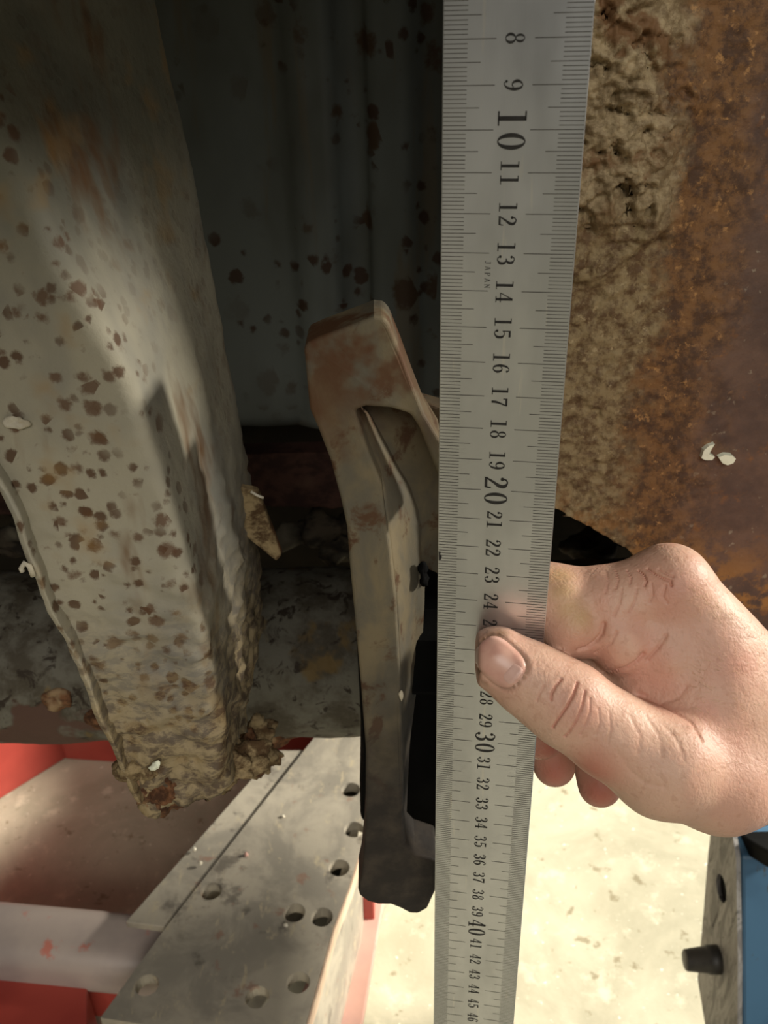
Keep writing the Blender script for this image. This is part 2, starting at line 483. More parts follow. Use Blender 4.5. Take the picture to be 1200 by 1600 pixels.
# rusty cross bar with flaking scale under it
cb = thing('cross_bar', 'reddish brown rusty flat bar running below the dark grey panel', 'steel bar', (0, .5, .656))
bm = bmesh.new()
vs, fs = [], []
n = 120
for i in range(n + 1):
    x = -.6 + .92 * i / n
    w = fbm((x, 1, 0), 30, 4) * .004
    w2 = fbm((x, 5, 0), 45, 4) * .005
    vs += [(x, .500, .694 + w * .4), (x, .498 + w * .3, .658 + w2), (x, .516, .656 + w2), (x, .516, .694)]
for i in range(n):
    a = i * 4
    for k in range(4): fs.append((a + k, a + (k + 1) % 4, a + 4 + (k + 1) % 4, a + 4 + k))
fs += [(3, 2, 1, 0), (n * 4, n * 4 + 1, n * 4 + 2, n * 4 + 3)]
obj('bar', vs, fs, 'rust_bar', cb)
sc_pts = [(455, 838, .010, (1.2, .5, .9)), (500, 832, .014, (1.1, .5, 1)), (540, 855, .016, (1.3, .5, .7)), (560, 815, .012, (1, .5, 1)), (930, 850, .016, (1.5, .5, .7)),
          (60, 790, .018, (1.4, .6, 1)), (20, 850, .016, (1.6, .6, .6))]
for (px, py, r, sq) in sc_pts:
    lump('scale_flake', onY(px, py, .535), r, 'dark_scale', cb, .7, 70, 3, sq)

# axle tube
axle = thing('axle_tube', 'thick grey axle tube with flaked paint and rust behind the muddy post', 'axle tube', (0, .46, .574))
vs, fs = [], []
NA, NL, R = 72, 220, .0535
for i in range(NL + 1):
    x = -.75 + 1.0 * i / NL
    for k in range(NA):
        a = 2 * math.pi * k / NA
        p = Vector((x, .46 + R * math.cos(a), .574 + R * math.sin(a)))
        d = fbm(p, 34, 5) * .0018 + abs(fbm(p, 12, 3)) * .0012
        vs.append(p + Vector((0, math.cos(a), math.sin(a))) * d)
for i in range(NL):
    for k in range(NA): fs.append((i * NA + k, i * NA + (k + 1) % NA, (i + 1) * NA + (k + 1) % NA, (i + 1) * NA + k))
fs += [tuple(range(NA))[::-1], tuple(NL * NA + k for k in range(NA))]
obj('tube', vs, fs, 'axle', axle, smooth=True)
for (px, py, r, sq) in [(430, 1128, .010, (1.3, .4, .9)), (108, 1062, .009, (1.3, .4, .8)), (175, 1075, .009, (1.2, .4, .8))]:
    p = onY(px, py, .43); d = (p - Vector((p.x, .46, .574))).normalized()
    lump('rust_scab', Vector((p.x, .46, .574)) + d * (R - .0005), r, 'rust_lump', axle, .5, 80, 3, sq)

# ================================================================== MUDDY POST ON THE LEFT
def lerp_tab(tab, v):
    if v <= tab[0][0]:
        a, b = tab[0], tab[1]
    elif v >= tab[-1][0]:
        a, b = tab[-2], tab[-1]
    else:
        for a, b in zip(tab, tab[1:]):
            if a[0] <= v <= b[0]: break
    t = (v - a[0]) / (b[0] - a[0]); return a[1] + (b[1] - a[1]) * t

YF, YB = .25, .36
fr = [onY(x, y, YF) for x, y in [(20, 250), (85, 395), (150, 500), (205, 600), (248, 720), (285, 850), (312, 960), (335, 1080), (350, 1170), (360, 1230)]]
fl = [onY(x, y, YF) for x, y in [(-290, 250), (-120, 500), (-30, 680), (28, 810), (75, 930), (128, 1050), (180, 1160), (215, 1240)]]
br = [onY(x, y, YB) for x, y in [(248, 0), (300, 240), (345, 480), (375, 640), (398, 780), (408, 900), (412, 1040), (418, 1150)]]
tfr = sorted((p.z, p.x) for p in fr); tfl = sorted((p.z, p.x) for p in fl); tbr = sorted((p.z, p.x) for p in br)
post = thing('support_post', 'grey painted steel post freckled with rust, its lower end caked in mud', 'steel post', (-.085, .30, .655))
NZ, NS = 230, 26
zt, zb = 1.058, .665
vs, fs = [], []
perim = []
def post_ring(z):
    xr, xl, xb = lerp_tab(tfr, min(z, .93)), lerp_tab(tfl, min(z, .93)), lerp_tab(tbr, min(z, .96))
    lowf = max(0, min(1, (.80 - z) / .12))
    pts = []
    A, B, C, D = Vector((xl, YF, z)), Vector((xr, YF, z)), Vector((xb, YB, z)), Vector((xl - .005, YB, z))
    crn = [A, B, C, D]
    cr = [.004, .006, .004, .006]
    for i in range(4):
        p, q, r2 = crn[i - 1], crn[i], crn[(i + 1) % 4]
        u = (p - q).normalized() * cr[i]; w = (r2 - q).normalized() * cr[i]
        for k in range(6):
            t = k / 5; pts.append((q + u) * (1 - t) ** 2 + q * 2 * t * (1 - t) + (q + w) * t * t)
        nxt = crn[(i + 1) % 4]; e = (q + w); f = nxt + (q - nxt).normalized() * cr[(i + 1) % 4]
        for k in range(1, NS):
            pts.append(e + (f - e) * k / NS)
    return pts
for j in range(NZ + 1):
    z = zt + (zb - zt) * j / NZ
    pts = post_ring(z); nP = len(pts)
    cen = sum(pts, Vector()) / nP
    mud = max(0, min(1, (.80 - z) / .11))
    for p in pts:
        nrm = (p - cen); nrm.z = 0; nrm.normalize()
        d = fbm(p, 22, 4) * .0016 + fbm(p, 120, 3) * .0004
        d += mud * (fbm((p.x, p.y, p.z * 1.9), 95, 5) * .0034 + abs(fbm(p, 45, 4)) * .003)
        q = p + nrm * d
        if j > NZ - 40:                                   # ragged lower edge
            k = (j - (NZ - 40)) / 40
            low = fbm((p.x, p.y, 0), 60, 4) * .010 - .012 * max(0, min(1, (-.080 - p.x) / .02)) + .010 * max(0, (p.y - .27) / .09)
            q.z += k * low
        vs.append(q)
for j in range(NZ):
    for k in range(nP): fs.append((j * nP + k, j * nP + (k + 1) % nP, (j + 1) * nP + (k + 1) % nP, (j + 1) * nP + k))
fs.append(tuple(NZ * nP + k for k in range(nP)))
fs.append(tuple(range(nP))[::-1])
obj('post_body', vs, fs, 'post', post, smooth=True)

# raised rim along the left edge of the post
rim = []
for (x, y) in [(-60, 640), (2, 755), (30, 815), (72, 925), (125, 1045), (176, 1155), (205, 1220), (222, 1250)]:
    rim.append(onY(x, y, YF - .004))
dense = []
for a, b in zip(rim, rim[1:]):
    for k in range(14): dense.append(a.lerp(b, k / 14))
dense.append(rim[-1])
vs, fs = [], []
for i, p in enumerate(dense):
    jx, jy = fbm(p, 60, 3) * .0014, fbm((p.z, 3, 1), 50, 3) * .0012
    for (u, v) in ((-.0012, -.0015), (.0010, -.0025), (.0014, .008), (-.0014, .008)):
        vs.append(p + Vector((u + jx, v + jy, 0)))
for i in range(len(dense) - 1):
    for k in range(4): fs.append((i * 4 + k, i * 4 + (k + 1) % 4, (i + 1) * 4 + (k + 1) % 4, (i + 1) * 4 + k))
fs += [(3, 2, 1, 0), tuple((len(dense) - 1) * 4 + k for k in range(4))]
bevel(obj('edge_rim', vs, fs, 'post', post, smooth=True), .0005)
# lumps at the tip and the back corner
lump('mud_clump', onY(250, 1222, YF + .006), .0092, 'rust_lump', post, .8, 120, 5, (1.15, 1, 1.0))
lump('mud_clump', onY(228, 1200, YF + .004), .0085, 'caked_mud', post, .8, 120, 5, (.7, 1, 1.3))
lump('mud_clump', onY(330, 1190, YF + .018), .0125, 'caked_mud', post, .5, 130, 5, (1.7, 1, .6))
lump('mud_clump', onY(398, 1165, YB - .008), .011, 'caked_mud', post, .9, 110, 5, (.9, .9, 1.3))
lump('mud_clump', onY(380, 1185, YB - .03), .009, 'rust_lump', post, .8, 110, 5, (1.1, .9, .8))
lump('white_fleck', onY(243, 1197, YF - .008), .0020, 'white_chip', post, .8, 300, 3, (1.2, .6, 1))
lump('white_fleck', onY(26, 660, YF - .0015),   .0026, 'pale_fleck', post, .8, 260, 3, (1.4, .4, .8))
ring_tube('loose_fibre', [onY(x, y, YF - .007) for x, y in [(52, 900), (46, 884), (38, 880), (33, 888), (36, 893)]], [.0009] * 5, 6, 'pale_fleck', post)
# small gusset standing off the side face
gp = [onY(x, y, .335) for x, y in [(326, 752), (402, 768), (440, 868), (432, 878), (412, 862), (380, 836)]]
bevel(bm_obj('gusset', prism(gp, (0, .005, 0)), 'caked_mud', post), .001)
ring_tube('loose_fibre', [onY(x, y, .33) for x, y in [(392, 768), (402, 774), (412, 778)]], [.0006] * 3, 6, 'pale_fleck', post)

# ================================================================== FORGED BRACKET
BY = .262
br_t = thing('forged_bracket', 'long forged steel bracket with rounded head and hooked foot beside the ruler', 'bracket', onY(620, 1420, BY))
outl = [(475, 560), (473, 547), (480, 537), (500, 527), (540, 511), (584, 496), (600, 497), (610, 508), (628, 556), (646, 608), (664, 648), (690, 690), (705, 760), (705, 805),
        (692, 792), (684, 742), (657, 670), (643, 650), (610, 638), (572, 634), (556, 640), (566, 668), (577, 704), (597, 756), (603, 805), (610, 854), (620, 935), (626, 1045), (627, 1136),
        (629, 1207), (629, 1297), (634, 1319), (650, 1334), (684, 1346), (682, 1386), (677, 1400), (668, 1421), (655, 1428), (642, 1427), (626, 1420), (610, 1415), (590, 1414), (574, 1409),
        (563, 1400), (561, 1392), (565, 1367), (570, 1330), (571, 1292), (571, 1175), (564, 1077), (556, 967), (548, 889), (542, 824), (532, 779), (516, 720), (497, 670), (484, 640)]
front = [onY(x, y, BY) for x, y in outl]
front = [p + Vector((fbm(p, 60, 3) * .0006, fbm((p.x, 3, p.z), 40, 2) * .0004, fbm((p.x, 9, p.z), 70, 3) * .0006)) for p in front]
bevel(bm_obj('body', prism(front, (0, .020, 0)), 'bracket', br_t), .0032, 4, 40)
# slanted inner face: from the front bar's right edge back to the right
e1 = [(560, 645), (577, 704), (597, 756), (603, 805), (610, 854), (620, 935), (624, 1000), (626, 1045), (627, 1136), (629, 1207), (629, 1300)]
e2 = [(585, 655), (618, 712), (648, 768), (664, 815), (666, 860), (664, 915), (661, 985), (658, 1030), (648, 1100), (640, 1170), (634, 1300)]
vs, fs = [], []
def smooth_poly(ps, k=6):
    out = []
    for i in range(len(ps) - 1):
        p0, p1, p2, p3 = ps[max(i - 1, 0)], ps[i], ps[i + 1], ps[min(i + 2, len(ps) - 1)]
        for j in range(k):
            t = j / k
            out.append(0.5 * ((2 * p1) + (p2 - p0) * t + (2 * p0 - 5 * p1 + 4 * p2 - p3) * t * t + (3 * p1 - p0 - 3 * p2 + p3) * t ** 3))
    out.append(ps[-1]); return out
s1 = smooth_poly([onY(x - 3, y, BY + .004) for x, y in e1]); s2 = smooth_poly([onY(x, y, BY + .026) for x, y in e2])
K = 8
for a, b in zip(s1, s2):
    for k in range(K + 1):
        p = a.lerp(b, k / K); p = p + Vector((0, .0018 * math.sin(math.pi * k / K), 0)) + Vector((0, fbm(p, 110, 4) * .0012, 0)); vs.append(p)
    vs += [b + Vector((-.001, .010, 0)), a + Vector((-.004, .024, 0))]
n = K + 3
for i in range(len(s1) - 1):
    for k in range(n): fs.append((i * n + k, i * n + (k + 1) % n, (i + 1) * n + (k + 1) % n, (i + 1) * n + k))
fs += [tuple(range(n))[::-1], tuple((len(s1) - 1) * n + k for k in range(n))]
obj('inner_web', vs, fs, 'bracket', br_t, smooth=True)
# backing behind the opening, and the black rubber pad that carries the bracket on the axle
bk = [onY(x, y, BY + .024) for x, y in [(560, 600), (700, 640), (712, 900), (690, 900), (600, 860)]]
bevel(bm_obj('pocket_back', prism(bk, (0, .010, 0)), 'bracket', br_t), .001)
lump('grease_nib', onY(661, 898, BY + .02), .0028, 'black_rubber', br_t, .8, 300, 3, (.5, .8, 1.8))
lump('bead', onY(627, 1090, BY - .0006), .0016, 'pale_fleck', br_t, .6, 300, 2, (.5, .5, 2))
pad = [onY(x, y, .305) for x, y in [(555, 960), (730, 960), (730, 1310), (650, 1312), (572, 1290), (563, 1284), (562, 1225), (566, 1180)]]
pad_o = thing('rubber_pad', 'matt black rubber pad squeezed between the forged bracket and the axle', 'rubber pad', onY(640, 1310, .305))
bevel(bm_obj('pad_block', prism(pad, (0, .094, 0)), 'black_rubber', pad_o), .003)
bevel(bm_obj('stud', prism([onY(x, y, .283) for x, y in [(632, 1000), (700, 1000), (700, 1090), (632, 1090)]], (0, .023, 0)), 'black_rubber', pad_o), .003)

# ================================================================== RUSTED PLATE ON THE RIGHT
RY = .34
low = [onY(x, y, RY) for x, y in [(800, 755), (868, 793), (985, 860), (1012, 905), (1040, 990), (1400, 1080)]]
tl = [(p.x, p.z) for p in low]
x0, x1 = tl[0][0], tl[-1][0]; ztop = 1.058
rp_base = Vector((.0, RY, .70))
NX, NR = 330, 400
vs, fs = [], []
for j in range(NR + 1):
    for i in range(NX + 1):
        u = i / NX; x = x0 + (x1 - x0) * u
        zlow = lerp_tab(tl, x); z = zlow + (ztop - zlow) * (j / NR) ** 1.0
        p = (x, 0, z)
        edge = x + fbm((x, 4, z), 26, 4) * .014
        dm = max(0, min(1, (.112 - edge) / .012))
        up = max(0, min(1, (z + fbm((x, 2, z), 40, 3) * .02 - .845) / .02))
        crust = .0019 + .0066 * up
        big = fbm((x * 1.1, 1, z * 1.25), 55, 3); rid = 1 - abs(fbm((x, 7, z * 1.3), 120, 5)) * 2.2
        pit = max(0, fbm((x, 11, z), 150, 4) - .22) * .008
        d = dm * (crust * (.45 + .55 * big + .28 * rid) + up * .0022 - pit * (.3 + up) + fbm(p, 260, 4) * .0007)
        om = max(0, min(1, (.150 - edge) / .02)) * (1 - dm)
        d += om * (.0006 + abs(fbm(p, 150, 4)) * .0012)
        d += fbm(p, 9, 2) * .0012 + fbm(p, 200, 3) * .0002
        vs.append((x, RY - d, z))
for j in range(NR):
    for i in range(NX):
        a = j * (NX + 1) + i; fs.append((a, a + 1, a + NX + 2, a + NX + 1))
rp = obj('rusted_plate', vs, fs, 'rust_plate', smooth=True, base=rp_base, cat='steel plate',
         label='rusted brown steel plate with crusted dirt behind the hand')
sm = rp.modifiers.new('thick', 'SOLIDIFY'); sm.thickness = .006; sm.offset = -1
for pts in ([(1096, 716), (1100, 704), (1108, 697), (1117, 694), (1112, 702), (1108, 710), (1117, 714), (1113, 719), (1102, 719)],
            [(1123, 715), (1132, 711), (1144, 712), (1150, 717), (1146, 724), (1137, 727), (1129, 724)]):
    o = bm_obj('paint_chip', prism([onY(x, y, RY - .0035) for x, y in pts], (0, .003, 0)), 'white_chip')
    o.data.transform(Matrix.Translation(-rp_base)); o.parent = rp
    o['label'] = 'small chip of white paint'

# ================================================================== RED STAND ON THE FLOOR
st = thing('steel_stand', 'red painted steel stand with a drilled grey top plate on the floor', 'stand', (-.25, .75, 0))
ZP = .25
def hole(px, py, r=.0095, z=ZP, n=18):
    c = onZ(px, py, z); return [(c.x + r * math.cos(2 * math.pi * k / n), c.y + r * math.sin(2 * math.pi * k / n), z) for k in range(n)]
pl = [(662, 934), (720, 940), (600, 1132), (571, 1250), (570, 1290), (565, 1320), (545, 1385), (520, 1450), (495, 1540), (466, 1640), (157, 1590), (262, 1445)]  # far end run on unseen behind the axle to shade the floor
hs = [(330, 1392), (460, 1426), (503, 1433), (530, 1356), (553, 1296), (548, 1234), (230, 1539), (402, 1558), (466, 1535)]
pp = [onZ(x, y, ZP) for x, y in pl]
top = bm_obj('drilled_plate', prism(pp, (0, 0, -.012), [hole(x, y) for x, y in hs]), 'plate', st, label='scuffed grey steel plate with drilled holes')
# pale cut edge along the right side of the plate
ed = [(570, 1290), (565, 1320), (545, 1385), (520, 1450), (495, 1540), (466, 1640)]
top_e = [onZ(x, y, ZP) + Vector((.0005, 0, -.001)) for x, y in ed]
vs, fs = [], []
for p in top_e:
    vs += [p, p + Vector((.0016, .0004, 0)), p + Vector((.0016, .0004, -.016)), p + Vector((0, 0, -.016))]
for i in range(len(top_e) - 1):
    for k in range(4): fs.append((i * 4 + k, i * 4 + (k + 1) % 4, i * 4 + 4 + (k + 1) % 4, i * 4 + 4 + k))
fs += [(0, 1, 2, 3), tuple(range(len(vs) - 1, len(vs) - 5, -1))]
obj('plate_edge', vs, fs, 'cut_edge', st)
# lower flange beside the plate
fl_ = [onZ(x, y, .247) for x, y in [(196, 1440), (256, 1448), (476, 1172), (430, 1172), (404, 1204)]]
bevel(bm_obj('lower_flange', prism(fl_, (0, 0, -.008)), 'plate', st), .001)
# webs under the plate down to the floor, extended out of sight to shade it
for tag_, pxs in (('a', [(664, 940), (500, 1165), (285, 1440)]), ('b', [(705, 945), (562, 1250), (548, 1330), (470, 1610)])):
    ln = [onZ(x, y, ZP - .012) for x, y in pxs]
    ps = [p + Vector((-.004, 0, 0)) for p in ln] + [p + Vector((.004, 0, 0)) for p in reversed(ln)]
    bevel(bm_obj('web_plate', prism(ps, (0, 0, -(ZP - .012))), 'plate', st), .001)
# worn pinkish foot flange right of the plate
ff = [onZ(x, y, .10) for x, y in [(540, 1398), (600, 1398), (562, 1620), (440, 1620)]]
bevel(bm_obj('foot_flange', prism(ff, (0, 0, -.012)), 'pink_worn_paint', st), .001)
rb = [onZ(x, y, .135) for x, y in [(545, 1360), (585, 1366), (584, 1402), (548, 1400)]]
bevel(bm_obj('stop_block', prism(rb, (0, 0, -.045)), 'red_paint', st), .002)
# beams at the back and at the left, standing on the floor
a, b = onZ(-260, 1412, 0), onZ(103, 1186, 0)
d = (b - a).normalized(); nrm = Vector((-d.y, d.x, 0))
sb = [a, b + d * .03, b + d * .03 + nrm * .08, a + nrm * .08]
bevel(bm_obj('side_beam', prism(sb, (0, 0, .17)), 'red_paint', st), .004)
c, e = onZ(100, 1187, 0), onZ(500, 1214, 0)
cbm = [c, e, e + Vector((0, .08, 0)), c + Vector((0, .08, 0))]
bevel(bm_obj('cross_beam', prism(cbm, (0, 0, .17)), 'red_paint', st), .004)
# rounded grey bar at the left and red end box
p0, p1 = onZ(-220, 1450, .20), onZ(330, 1502, .20)
ax_ = (p1 - p0).normalized(); sd = Vector((-ax_.y, ax_.x, 0))
def rounded_bar(name, p0, p1, hw, hh, rr, m, parent):
    ax = (p1 - p0).normalized(); s = Vector((-ax.y, ax.x, 0)).normalized(); up = Vector((0, 0, 1)); ring = []
    for (qx, qy, a0) in ((hw - rr, hh - rr, 0), (-hw + rr, hh - rr, 90), (-hw + rr, -hh + rr, 180), (hw - rr, -hh + rr, 270)):
        for k in range(7):
            a = math.radians(a0 + 15 * k); ring.append((qx + rr * math.cos(a), qy + rr * math.sin(a)))
    vs = [p0 + s * u + up * w for u, w in ring] + [p1 + s * u + up * w for u, w in ring]
    n = len(ring); fs = [(k, (k + 1) % n, n + (k + 1) % n, n + k) for k in range(n)] + [tuple(range(n))[::-1], tuple(range(n, 2 * n))]
    return bevel(obj(name, vs, fs, m, parent, smooth=True), .001, 2, 60)
rounded_bar('rounded_bar', p0, p1, .030, .026, .018, 'grey_lilac_paint', st)
q0, q1 = onZ(-220, 1500, .15), onZ(240, 1530, .15)
rounded_bar('red_bar', q0, q1, .026, .022, .003, 'red_paint', st)
eb = [onZ(x, y, .19) for x, y in [(-160, 1510), (136, 1541), (136, 1700), (-200, 1680)]]
bevel(bm_obj('end_box', prism(eb, (0, 0, -.19)), 'red_paint', st), .002)
# gravel crumbs lying on the plate
for (px, py, r) in [(385, 1337, .0022), (443, 1277, .0016), (304, 1328, .0022), (313, 1350, .002), (447, 1447, .0018)]:
    lump('crumb', onZ(px, py, ZP) + Vector((0, 0, r * .6)), r, 'pale_fleck' if px != 385 else 'pink_worn_paint', st, .6, 300, 2)

# ================================================================== BLUE MACHINE AT THE RIGHT
bl = thing('blue_machine', 'chipped blue machine housing with a worn grey side plate and a stubby dark stop', 'machine', (.30, .45, 0))
BX0 = .300
def onX(px, py, x):
    dd = ray(px, py); return Vector(CAM + dd * (x / dd[0]))
gpl = [onX(x, y, BX0) for x, y in [(1112, 1285), (1106, 1340), (1098, 1440), (1090, 1530), (1108, 1640), (1152, 1700), (1153, 1500), (1150, 1340), (1142, 1285)]]
def xhole(px, py, x, ry, rz, n=20):
    c = onX(px, py, x); return [(x, c.y + ry * math.cos(2 * math.pi * k / n), c.z + rz * math.sin(2 * math.pi * k / n)) for k in range(n)]
bm_obj('side_plate', prism(gpl, (.004, 0, 0), [xhole(1127, 1388, BX0, .0125, .0125)]), 'grain', bl, label='worn grey metal side plate with a round hole')
yn = min(p.y for p in gpl); yf = max(p.y for p in gpl); zmx = max(p.z for p in gpl)
y_front = onX(1153, 1500, BX0).y
# blue box next to the side plate
c0 = onX(1150, 1335, BX0); c1 = onX(1152, 1700, BX0)
bb = [c0, c1, c1 + Vector((0, .035, 0)), c0 + Vector((0, .035, 0))]
bb = [p + Vector((.0045, -.002, 0)) for p in bb]
blue_box = bevel(bm_obj('housing', prism(bb, (.34, 0, 0)), 'blue', bl), .003)
zl = c1.z
bevel(bm_obj('pedestal_blocker', box(BX0 + .09, BX0 + .50, -.35, c1.y + .03, 0, zl + .06), 'blue', bl), .003)  # unseen base stretched towards the camera to keep lamp light off the floor
hc = onX(1127, 1388, BX0)
bevel(bm_obj('hole_dark_box', box(BX0 + .0042, BX0 + .012, hc.y - .016, hc.y + .016, hc.z - .016, hc.z + .016), 'black_rubber', bl), .001)  # black box added behind the hole so it reads as dark
# stubby tapered stop
k0, k1 = onX(1122, 1499, BX0), None
ring_tube('rubber_stop', [k0 + Vector((.004, 0, 0)), k0 + Vector((-.010, 0, 0)), k0 + Vector((-.0105, 0, 0)), k0 + Vector((-.030, 0, 0)), k0 + Vector((-.031, 0, 0))],
          [.0128, .0128, .0118, .0095, .0085], 24, 'knob_rubber', bl)
# strap and chrome rod above the housing
sp_ = [onX(x, y, .315) for x, y in [(1128, 1290), (1150, 1304), (1172, 1322), (1210, 1345)]]
vs, fs = [], []
for p in sp_:
    vs += [p + Vector((-.004, 0, .009)), p + Vector((.03, 0, .009)), p + Vector((.03, 0, -.009)), p + Vector((-.004, 0, -.009))]
for i in range(len(sp_) - 1):
    for k in range(4): fs.append((i * 4 + k, i * 4 + (k + 1) % 4, i * 4 + 4 + (k + 1) % 4, i * 4 + 4 + k))
fs += [(3, 2, 1, 0), (12, 13, 14, 15)]
bevel(obj('strap', vs, fs, 'black_rubber', bl), .002)
pr = onX(1190, 1310, .345)
ring_tube('chrome_rod', [pr + Vector((0, 0, -.09)), pr + Vector((0, 0, .06))], [.011, .011], 24, 'chrome', bl)

# ================================================================== STEEL RULER
v_ = DOWN.copy(); r1 = np.array([.986, .060, -.155]); r1 -= r1.dot(v_) * v_; r1 /= np.linalg.norm(r1)
nrm_ = np.cross(r1, v_)
if nrm_[2] > 0: nrm_ = -nrm_                 # towards the camera
T0 = np.array([1.23, -18.3, 17.56]) / 100
RW = .035
def rul(u, s, h=0.0):                        # u metres across, s metres along, h metres above the face
    return c2w(T0 + r1 * u + v_ * s + nrm_ * h)
def rdepth(px, py):                          # camera depth of the ruler face at a pixel
    dd = np.array([(px - 600) / F, (py - 800) / F, 1.0]); return float(T0.dot(nrm_) / dd.dot(nrm_))
ru = thing('steel_ruler', 'long brushed steel ruler with black centimetre numerals held upright by the hand', 'ruler', rul(RW / 2, .999, -.0007))
blade = [rul(0, -.01), rul(RW, -.01), rul(RW, .999), rul(0, .999)]
bd = bm_obj('blade', prism(blade, c2w(-nrm_ * .0014) - c2w((0, 0, 0))), 'ruler', ru)
bevel(bd, .0003, 2)
vs, fs = [], []
def quad(u0, u1, s, w, h=.00006):
    b = len(vs)
    vs.extend([rul(u0, s - w / 2, h), rul(u0, s + w / 2, h), rul(u1, s + w / 2, h), rul(u1, s - w / 2, h)]); fs.append((b, b + 1, b + 2, b + 3))
for mm in range(0, 700):
    s = mm / 1000
    if mm % 10 == 0: l1, l2, w = .0128, .0132, .00020
    elif mm % 5 == 0: l1, l2, w = .0092, .0092, .00018
    else: l1, l2, w = .0060, .0063, .00017
    quad(.0003, l1, s, w); quad(RW - l2, RW - .0003, s, w)
gm = obj('graduation_marks', vs, fs, 'ruler_tick', ru, kind='stuff')

def ribbon(pts, ws, k=6):
    P = smooth_poly([Vector((a, b, 0)) for a, b in pts], k)
    Wd = []
    for i in range(len(ws) - 1):
        for j in range(k):
            t = j / k; t = t * t * (3 - 2 * t); Wd.append(ws[i] + (ws[i + 1] - ws[i]) * t)
    Wd.append(ws[-1])
    V, Fc = [], []
    for i, p in enumerate(P):
        t = (P[min(i + 1, len(P) - 1)] - P[max(i - 1, 0)]).normalized(); n = Vector((-t.y, t.x, 0))
        V += [p + n * Wd[i] / 2, p - n * Wd[i] / 2]
    for i in range(len(P) - 1): Fc.append((2 * i, 2 * i + 1, 2 * i + 3, 2 * i + 2))
    return V, Fc
def rect(x0, y0, x1, y1):
    return [Vector((x0, y0, 0)), Vector((x1, y0, 0)), Vector((x1, y1, 0)), Vector((x0, y1, 0))], [(0, 1, 2, 3)]
def disc(x, y, r, n=14):
    return [Vector((x + r * math.cos(2 * math.pi * k / n), y + r * math.sin(2 * math.pi * k / n), 0)) for k in range(n)], [tuple(range(n))]
def ell(cx, cy, rx, ry, ix, iy, n=28):
    V, Fc = [], []
    for k in range(n):
        a = 2 * math.pi * k / n; V += [Vector((cx + rx * math.cos(a), cy + ry * math.sin(a), 0)), Vector((cx + ix * math.cos(a), cy + iy * math.sin(a), 0))]
    for k in range(n):
        j = (k + 1) % n; Fc.append((2 * k, 2 * j, 2 * j + 1, 2 * k + 1))
    return V, Fc
six = [ribbon([(.44, .86), (.38, .96), (.28, .97), (.14, .78), (.09, .45), (.14, .14), (.27, .02), (.40, .12), (.45, .30), (.39, .50), (.27, .56), (.16, .48)],
              [.05, .05, .05, .11, .14, .11, .05, .09, .14, .10, .05, .05]), disc(.43, .86, .065)]
def rot180(parts, w=.54):
    return [([Vector((w - v.x, 1 - v.y, 0)) for v in V], Fc) for V, Fc in parts]
GL = {
 '0': [ell(.27, .5, .25, .5, .115, .455)],
 '1': [rect(.21, 0, .35, 1), rect(.07, 0, .49, .055), rect(.07, .945, .35, 1), ],
 '2': [ribbon([(.10, .74), (.14, .90), (.27, .97), (.42, .84), (.40, .62), (.25, .38), (.08, .08)], [.06, .06, .06, .14, .14, .10, .05]), disc(.12, .75, .075),
       rect(.05, 0, .46, .12), ribbon([(.44, .02), (.48, .14), (.49, .28)], [.09, .06, .04])],
 '3': [ribbon([(.08, .82), (.16, .95), (.27, .97), (.41, .84), (.40, .64), (.30, .54), (.20, .52)], [.05, .05, .05, .13, .13, .06, .05]),
       ribbon([(.20, .52), (.32, .52), (.44, .40), (.44, .18), (.32, .05), (.20, .03), (.08, .16)], [.05, .06, .13, .14, .07, .05, .05]), disc(.12, .82, .07), disc(.11, .18, .075)],
 '4': [ribbon([(.36, .98), (.20, .65), (.03, .29)], [.05, .05, .05]), rect(.02, .25, .53, .31), rect(.30, 0, .43, .99), rect(.20, 0, .53, .05)],
 '5': [rect(.12, .86, .46, .98), rect(.10, .50, .15, .97), ribbon([(.11, .51), (.20, .59), (.32, .60), (.45, .46), (.45, .20), (.32, .05), (.20, .03), (.08, .14)],
       [.05, .05, .05, .13, .14, .07, .05, .05]), disc(.11, .17, .075)],
 '6': six, '9': rot180(six),
 '7': [rect(.06, .85, .50, .98), rect(.05, .72, .10, .98), ribbon([(.47, .88), (.36, .60), (.27, .30), (.25, 0)], [.06, .09, .13, .14])],
 '8': [ell(.27, .745, .19, .245, .085, .205), ell(.27, .26, .235, .27, .11, .225)],
 'J': [rect(.34, .15, .44, .95), ribbon([(.39, .2), (.36, .04), (.22, .02), (.10, .16)], [.1, .08, .08, .06]), rect(.24, .93, .54, 1)],
 'A': [ribbon([(.05, 0), (.16, .5), (.27, 1)], [.06] * 3), ribbon([(.27, 1), (.40, .5), (.52, 0)], [.10] * 3), rect(.12, .30, .42, .36), rect(-.02, 0, .14, .05), rect(.42, 0, .60, .05)],
 'P': [rect(.08, 0, .20, 1), ribbon([(.15, .97), (.38, .95), (.48, .75), (.38, .53), (.15, .5)], [.05, .06, .11, .06, .05]), rect(0, 0, .28, .05)],
 'N': [rect(.04, 0, .09, 1), rect(.45, 0, .50, 1), ribbon([(.05, 1), (.27, .5), (.5, 0)], [.10] * 3), rect(-.02, 0, .16, .05), rect(.38, .95, .58, 1)],
}
def write(name, txt, u_mid, s_mid, hgt, adv=.62, wide=1.0):
    """text whose up direction is +u and whose reading direction is +s"""
    V, Fc = [], []
    tot = (adv * (len(txt) - 1) + .54) * wide
    for i, ch in enumerate(txt):
        for gv, gf in GL[ch]:
            b = len(V)
            V += [rul(u_mid + (p.y - .5) * hgt, s_mid + ((i * adv + p.x) * wide - tot / 2) * hgt, .00008) for p in gv]
            Fc += [tuple(b + q for q in f) for f in gf]
    return obj(name, V, Fc, 'ruler_ink', ru)
